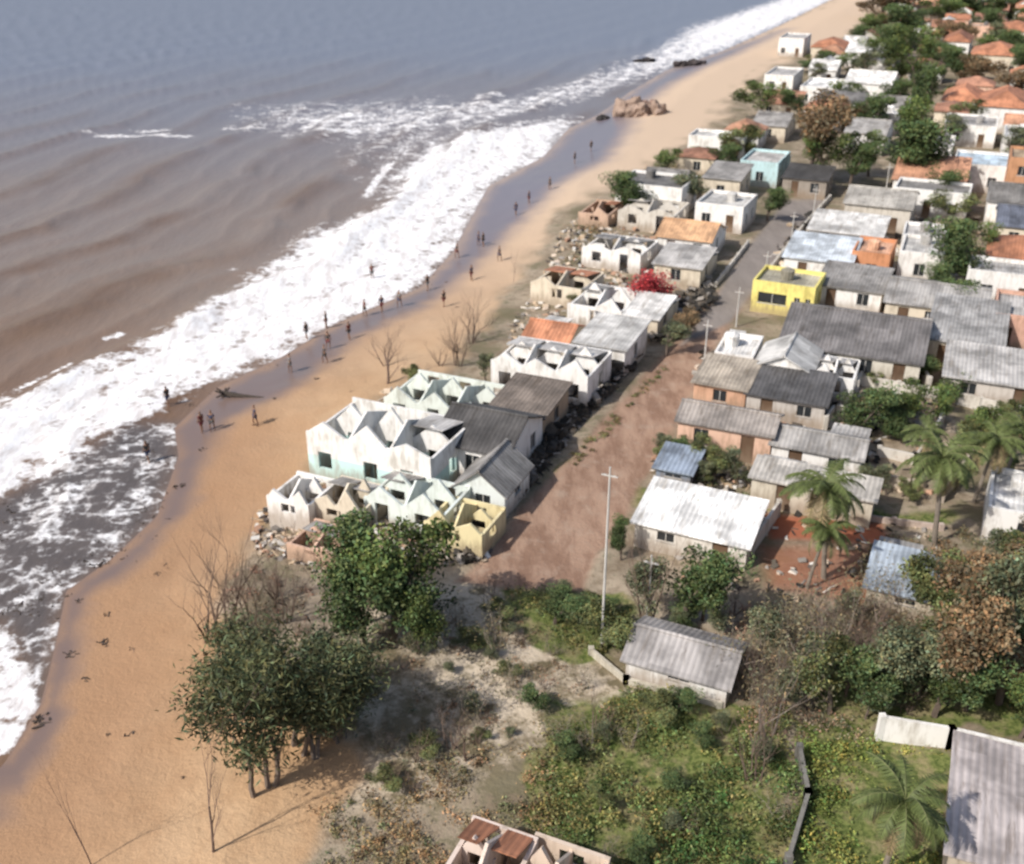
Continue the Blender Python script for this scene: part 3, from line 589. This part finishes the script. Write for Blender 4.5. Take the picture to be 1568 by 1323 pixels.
def scatter(kinds,poly,n,h0,h1,wf=1.):
    for x,y in inpoly(poly,n):
        k=random.choice(kinds);me,Hh,wd=PROTO[k];s=random.uniform(h0,h1)/Hh;nm={'broad4':'olive_shrub','broad2':'olive_shrub','broad1':'green_shrub','broad3':'brown_shrub'}.get(k,NM[k])
        put(nm,me,(x,y,TZ-.05),random.uniform(0,6.28),None,(s*wf,s*wf,s))
scatter(['dead3','dead2','dead4'],[(560,930),(760,900),(880,1000),(1060,1040),(850,1200),(560,1230)],28,.9,2.4)
scatter(['broad4','broad2','dead3'],[(600,980),(780,930),(880,1010),(820,1150),(560,1230)],18,.5,1.2,1.5)
scatter(['broad4','broad2','broad1','dead3'],[(830,1080),(1080,1060),(1200,1100),(1200,1340),(820,1340)],20,.7,1.7,1.2)
scatter(['dead3','dead4','broad4'],[(1110,930),(1330,930),(1400,1100),(1130,1120)],22,1.6,3.2)
scatter(['broad3','broad4','broad2','dead3'],[(1400,830),(1600,830),(1620,1110),(1400,1110)],18,2.,3.6,1.1)
scatter(['dead2','dead4','dead3'],[(340,860),(500,830),(510,980),(350,990)],14,.9,2.6)
scatter(['broad1','broad4'],[(860,900),(960,890),(1130,960),(960,1010),(820,980)],12,.7,1.6,1.3)
scatter(['broad4','broad2','dead3','broad1'],[(1000,690),(1340,720),(1430,760),(1400,770),(1010,760)],16,.8,2.,1.1)
scatter(['broad1','broad2'],[(1330,540),(1600,620),(1600,760),(1380,760),(1330,640)],18,1.2,3.)
def thicket(name,regs):
    mb=MB()
    for poly,n,rad,hmax,col,nl,sz in regs:
        P=inpoly(poly,n);f=fbm(P[:,0]/2.5,P[:,1]/2.5,3)
        for (x,y),ff in zip(P,f):
            if ff<.47 and rng.random()<.85: continue
            r=rad*rng.uniform(.4,1.3);h=hmax*rng.uniform(.3,1.)*(ff*1.5);q=rng.normal(size=(nl,3))*np.array([r*.5,r*.5,h*.3])+np.array([x,y,TZ+h*.45])
            q[:,2]=np.maximum(q[:,2],TZ-.1);cl=rng.uniform(.5,1.45)
            c=np.array(col)*(1+np.array([.55,.14,.25])*rng.uniform(-.5,1.1))
            leaves(mb,q,sz,c,.4,.45,0,-.3,np.ones(nl)*cl)
    me=mb.mesh(name,[M_LEAF]);put(name,me)
thicket('green_thicket',[([(850,1060),(1080,1050),(1200,1100),(1215,1380),(820,1380),(830,1230)],250,.7,.8,(.115,.135,.045),110,.15),
 ([(1050,1180),(1215,1180),(1215,1380),(1000,1380)],80,.8,1.4,(.075,.12,.035),160,.16),
 ([(790,905),(960,905),(975,1000),(870,1000)],60,.7,.6,(.10,.12,.04),100,.15),
 ([(1230,1130),(1440,1140),(1440,1380),(1210,1380)],150,.7,.5,(.125,.16,.04),110,.15),
 ([(1180,980),(1568,1010),(1600,1110),(1300,1100)],150,.8,1.,(.08,.10,.038),110,.16),
 ([(1420,820),(1600,820),(1600,1000),(1450,1000)],90,.8,1.3,(.11,.095,.05),110,.17),
 ([(850,720),(1000,575),(1045,530),(1035,550),(935,660),(882,715)],60,.35,.25,(.12,.12,.05),50,.13)])
thicket('dry_scrub_and_shade',[([(480,1240),(700,1150),(850,1150),(830,1380),(470,1380)],280,.5,.4,(.17,.145,.07),60,.13),
 ([(560,980),(780,900),(880,1000),(1080,1050),(850,1150),(600,1210)],200,.5,.32,(.16,.13,.075),50,.12),
 ([(340,880),(500,840),(520,1000),(420,1060),(350,990)],70,.5,.4,(.18,.13,.085),45,.13),
 ([(1100,930),(1330,930),(1330,1130),(1120,1160)],170,.6,.7,(.21,.17,.11),60,.13),
 ([(1350,820),(1450,860),(1420,980),(1280,930)],80,.7,.9,(.16,.13,.07),80,.15),
 ([(1010,690),(1150,700),(1140,760),(1005,750)],80,.5,.6,(.13,.12,.06),60,.16),
 ([(715,868),(760,800),(820,730),(885,650),(970,560),(945,550),(860,635),(780,715),(745,780),(700,850)],110,.5,.9,(.035,.033,.025),60,.16),  # near-black brush added to paint the buildings' shadow band beside the street
 ([(860,360),(1000,260),(1090,200),(1120,240),(1000,330),(880,420)],150,1.1,.9,(.14,.115,.06),50,.28)])
# ---------------------------------------------------------------- rubble, driftwood, rocks
def rubble(name,poly,n,smin,smax,cols,planks=.25,pile=.5):
    mb=MB();P=inpoly(poly,n);f=fbm(P[:,0]/2.,P[:,1]/2.,3);Z=hfun(P[:,0],P[:,1])[0]
    for (x,y),ff,z in zip(P,f,Z):
        z=float(z)+max(0,(ff-.4))*pile*2*random.random();c=random.choice(cols);b=random.uniform(.7,1.2);c=tuple(min(1,k*b) for k in c)
        if random.random()<planks: L_=Vector((random.uniform(.8,2.2)*smax,.1,.06))
        else: L_=Vector((random.uniform(smin,smax),random.uniform(smin,smax),random.uniform(smin,smax)*.4))
        R_=Matrix.Rotation(random.uniform(0,6.28),3,'Z')@Matrix.Rotation(random.gauss(0,.35),3,'X')@Matrix.Rotation(random.gauss(0,.35),3,'Y')
        o=len(mb.v);mb.box(-L_.x/2,-L_.y/2,-L_.z/2,L_.x/2,L_.y/2,L_.z/2,0,c)
        for i in range(o,len(mb.v)):
            p=R_@(Vector(mb.v[i])*random.uniform(.75,1.2));mb.v[i]=(p.x+x,p.y+y,p.z+z+L_.z*.3)
    mb.obj(name,[M_RUB])
RC=[(.66,.63,.58),(.55,.5,.44),(.46,.28,.19),(.5,.4,.3),(.5,.38,.26),(.12,.1,.09),(.06,.055,.05),(.3,.27,.24),(.55,.45,.36)]
DKC=[(.05,.045,.04),(.09,.075,.06),(.12,.1,.08),(.3,.27,.24),(.04,.035,.03),(.03,.028,.025)]
rubble('rubble_pile',[(400,760),(480,720),(690,760),(770,800),(745,860),(640,870),(480,880),(380,830)],900,.12,.5,RC)
rubble('rubble_pile',[(580,600),(760,590),(900,600),(870,690),(760,640),(600,660)],350,.15,.6,RC)
rubble('rubble_pile',[(785,500),(825,430),(862,350),(910,320),(1050,330),(1085,395),(1050,435),(1010,500),(950,540),(820,560),(760,590)],1300,.15,.65,RC,.25,.3)
rubble('rubble_pile',[(715,868),(760,800),(820,730),(885,650),(970,560),(940,550),(855,635),(775,715),(745,780),(695,850)],1000,.3,1.,DKC,.3,1.6)  # dark debris, coloured to stand in for the building shadows as well
rubble('rubble_pile',[(1000,470),(1085,430),(1095,462),(1035,520),(990,530)],260,.3,1.,DKC,.3,1.)
rubble('rubble_pile',[(1000,700),(1150,715),(1145,755),(1005,745)],240,.2,.6,RC+DKC)
rubble('yard_debris',[(1070,540),(1330,560),(1440,600),(1440,760),(1330,760),(1045,700)],500,.15,.7,RC+DKC,.3,.3)
rubble('yard_debris',[(1200,330),(1560,330),(1600,560),(1400,560),(1180,420)],700,.2,1.1,RC+DKC,.3,.3)
rubble('yard_debris',[(1150,780),(1450,800),(1450,930),(1180,930),(950,860)],160,.12,.5,RC+DKC,.3,.2)
def clump(mb,x,y,z,s,n):
    for _ in range(n):
        a=random.uniform(0,6.28);r=random.random()*s;p=Vector((x+math.cos(a)*r,y+math.sin(a)*r*.8,z-.03));q=p+Vector((random.gauss(0,.3)*s,random.gauss(0,.3)*s,random.uniform(.03,.2)*s))
        b=random.uniform(.6,1.6);mb.tube(p,q,random.uniform(.08,.18)*s,.05*s,5,0,(.065*b,.05*b,.042*b))
for (u,v,w_) in [(105,1003,26),(160,985,26),(165,940,16),(205,995,16),(60,1105,44),(205,1122,28),(165,1125,10),(275,745,22),(308,688,16),(228,705,24),(190,672,20),(395,650,12),(150,865,28),(640,438,8),(280,1190,10),(140,700,14),(45,640,10),(485,580,12),(540,600,10),(560,585,8),(120,920,16),(700,470,9),(420,610,10),(130,1040,18),(240,880,14)]:
    mb=MB();x,y,z=gz(u,v);s=w_*scl(v)*.5;clump(mb,0,0,.03,s,12);mb.obj('driftwood',[M_BARK],None,(x,y,z))
mb=MB()
def taper(p,d,ln,r,n=8):
    for i in range(n):
        e=p+d*ln/n+Vector((random.gauss(0,.04),random.gauss(0,.04),-.02));r2=r*.88;mb.tube(p,e,r,r2,7,0,(.06,.048,.04));p=e;r=r2
    return p
taper(Vector((0,0,.3)),Vector((1,-.22,0)),4.8,.24)
for a in range(7): taper(Vector((0,0,.3)),Vector((-.5+random.gauss(0,.3),random.gauss(0,.8),random.gauss(.2,.4))).normalized(),.8,.1,3)
x,y,z=gz(345,608);mb.obj('fallen_tree_trunk',[M_BARK],None,(x,y,z))
mb=MB()
for _ in range(420):
    t=random.random()
    if random.random()<.65: u=random.uniform(0,260);v=random.uniform(690,950)
    else: u=80+t*620;v=700-t*300+random.uniform(-30,30)
    if u>90 and v>870: continue
    x,y,z=gz(u,v);clump(mb,x,y,max(z,.05),random.uniform(.1,.4),3)
for (u,v) in [(25,880),(60,900),(20,930),(110,780),(70,860),(95,775),(10,910),(45,925)]:
    for _ in range(8):
        x,y,z=gz(u+random.gauss(0,22),v+random.gauss(0,14));clump(mb,x,y,.03,random.uniform(.2,.55),5)
mb.obj('surf_debris',[M_BARK])
def rock(name,u,v,wm,hm,n,cols):
    import bmesh
    x,y,z=gz(u,v);MBk=MB()
    for k in range(n):
        bm=bmesh.new();bmesh.ops.create_icosphere(bm,subdivisions=4,radius=1)
        ox,oy=(random.gauss(0,.3)*wm,random.gauss(0,.2)*wm) if k else (0,0);sc=(random.uniform(.12,.3) if k else .36);sd=random.uniform(0,50)
        P=np.array([p.co[:] for p in bm.verts]);r=1+1.5*(fbm(P[:,0]*2.2+sd,P[:,1]*2.2+P[:,2]*2.7+sd,5)-.5)
        r=np.round(r*7)/7*.5+r*.5
        vs=[(ox+a[0]*q*wm*sc,oy+a[1]*q*wm*sc,a[2]*q*hm*(sc*2)) for a,q in zip(P,r)]
        fs=[tuple(q.index for q in f.verts) for f in bm.faces];MBk.add(vs,fs,0,random.choice(cols));bm.free()
    MBk.obj(name,[M_ROCK],None,(x,y,z))
rock('rock_outcrop',968,176,8,4.0,14,[(.19,.115,.085),(.25,.155,.12),(.09,.065,.055),(.3,.22,.175),(.13,.09,.075)])
rock('beach_rock',1060,100,6,1.6,6,[(.06,.05,.05)]);rock('beach_rock',990,94,6,1.,6,[(.04,.035,.035)]);rock('beach_rock',922,182,3,1.,5,[(.05,.045,.045)])
# ---------------------------------------------------------------- poles
def pole(u,v,vt):
    x,y,z=gz(u,v);h=hgt(u,v,vt,z);mb=MB();c=(.5,.48,.45);mb.tube((0,0,-.3),(0,0,h),.08,.05,8,0,c);mb.box(-.4,-.04,h-.5,.4,.04,h-.43,0,c)
    for k in (-.35,-.12,.12,.35): mb.tube((k,0,h-.43),(k,0,h-.33),.03,.02,6,0,(.3,.2,.15))
    mb.obj('utility_pole',[M_ROCK],None,(x,y,z),-ANG)
for p in [(921,990,715),(1078,560,490),(990,960,850),(1170,440,385),(1245,330,285),(1127,500,440),(1210,380,325),(1410,540,480),(1355,300,250)]: pole(*p)
# ---------------------------------------------------------------- people
def _sm(n,c):
    m,nt,b=newmat(n);tc=N(nt,'TexCoord');L(nt,mixc(nt,noise(nt,tc.outputs['Object'],8,3),[k*.8 for k in c],[min(1,k*1.15) for k in c]),b.inputs['Base Color']);b.inputs['Roughness'].default_value=.6;return m
SK=_sm('skin',(.2,.11,.07));HR=_sm('hair',(.02,.015,.012));CL=[_sm('cloth',c) for c in ((.04,.05,.1),(.14,.03,.03),(.05,.05,.05),(.2,.2,.2))]
def skinned(name,J,E,parent,mat,root=0):
    me=bpy.data.meshes.new(name);me.from_pydata([j[:3] for j in J],E,[]);o=put(name,me,parent=parent);me.materials.append(mat)
    m=o.modifiers.new('s','SKIN');m.use_smooth_shade=True
    for i,j in enumerate(J):
        r=j[3];me.skin_vertices[0].data[i].radius=(r,r*.85);me.skin_vertices[0].data[i].use_root=(i==root)
    s=o.modifiers.new('ss','SUBSURF');s.levels=s.render_levels=1
def person(u,v,rz,st=.2,bend=0.):
    x,y,z=gz(u,v);e=bpy.data.objects.new('person',None);bpy.context.collection.objects.link(e);e.location=(x,y,z);e.rotation_euler=(0,0,rz)
    J=[(0,0,.92,.13),(0,bend*.1,1.15,.12),(0,bend*.25,1.4,.14),(0,bend*.3,1.5,.055),(0,bend*.33,1.56,.085),(0,.01+bend*.35,1.66,.1),(0,bend*.35,1.73,.06),
       (.1,0,.88,.09),(.11,st,.48,.06),(.11,st*.6,.08,.04),(.11,st*.6+.16,.03,.035),(-.1,0,.88,.09),(-.11,-st*.6,.48,.06),(-.11,-st*1.1,.08,.04),(-.11,-st*1.1+.16,.03,.035),
       (.19,bend*.25,1.4,.055),(.25,.02+bend*.3,1.13,.04),(.26,.1+bend*.3,.88,.028),(.26,.13+bend*.3,.78,.025),(-.19,bend*.25,1.4,.055),(-.25,.0,1.13,.04),(-.27,.12,.9,.028),(-.27,.15,.8,.025)]
    E=[(0,1),(1,2),(2,3),(3,4),(4,5),(5,6),(0,7),(7,8),(8,9),(9,10),(0,11),(11,12),(12,13),(13,14),(2,15),(15,16),(16,17),(17,18),(2,19),(19,20),(20,21),(21,22)]
    skinned('body',J,E,e,SK)
    skinned('shirt',[(0,0,.98,.155),(0,bend*.1,1.15,.145),(0,bend*.25,1.38,.165),(.2,bend*.25,1.39,.075),(.23,bend*.27,1.25,.065),(-.2,bend*.25,1.39,.075),(-.23,bend*.2,1.25,.065)],[(0,1),(1,2),(2,3),(3,4),(2,5),(5,6)],e,random.choice(CL))
    skinned('shorts',[(0,0,.93,.15),(.1,0,.86,.115),(.11,st*.8,.6,.09),(-.1,0,.86,.115),(-.11,-st*.5,.6,.09)],[(0,1),(1,2),(0,3),(3,4)],e,random.choice(CL))
    skinned('hair',[(0,-.02+bend*.35,1.72,.085),(0,-.05+bend*.35,1.64,.075)],[(0,1)],e,HR)
for p in [(740,378,1.,.2),(733,376,2.,.1),(585,478,.5,.2),(559,484,2.,.15),(503,535,0.,.25),(310,662,1.,.1),(326,660,3.,.15),(498,556,2.,.2),(570,428,.3,.1),(258,622,1.,.2),(500,503,1.5,.1),(612,470,2.5,.2),(655,445,1,.1),(700,395,2,.2),(535,520,1,.2),(790,330,.4,.2),(880,250,1,.1),(722,430,1,.2),(765,400,2,.2),(680,470,1,.1),(470,520,1,.2),(445,570,2,.1),(810,312,1,.2),(842,290,2,.1),(905,232,.5,.2),(228,708,1,.2),(392,652,2,.15)]: person(*p)
# ---------------------------------------------------------------- camera, light
cam=bpy.data.cameras.new('camera');co=bpy.data.objects.new('camera',cam);bpy.context.collection.objects.link(co)
co.location=(0,0,CZ);co.rotation_euler=(math.pi/2-PT,0,0);cam.sensor_fit='HORIZONTAL';cam.sensor_width=36;cam.lens=36*F/1568.;cam.clip_end=20000;cam.clip_start=.5
cam.dof.use_dof=True;cam.dof.focus_distance=14;cam.dof.aperture_fstop=.9
bpy.context.scene.camera=co
EL=math.radians(42);sx,sy=-.82,-.57;k=math.hypot(sx,sy);sd=Vector((sx/k*math.cos(EL),sy/k*math.cos(EL),math.sin(EL)))
sun=bpy.data.lights.new('sun','SUN');sun.energy=4.5;sun.angle=math.radians(.6);sun.color=(1,.955,.89);so_=bpy.data.objects.new('sun',sun);bpy.context.collection.objects.link(so_)
so_.rotation_euler=(-sd).to_track_quat('-Z','Y').to_euler()
w=bpy.data.worlds.new('World');bpy.context.scene.world=w;w.use_nodes=True;nt=w.node_tree;sk=nt.nodes.new('ShaderNodeTexSky');sk.sky_type='NISHITA';sk.sun_disc=False
sk.sun_elevation=EL;sk.sun_rotation=math.atan2(sx,sy)%(2*math.pi);sk.dust_density=2.5;nt.links.new(sk.outputs[0],nt.nodes['Background'].inputs[0]);nt.nodes['Background'].inputs[1].default_value=.13
s=bpy.context.scene;s.view_settings.view_transform='Standard';s.view_settings.look='None';s.view_settings.exposure=0
print('objects',len(bpy.data.objects),'trees',len(TREESPOT))
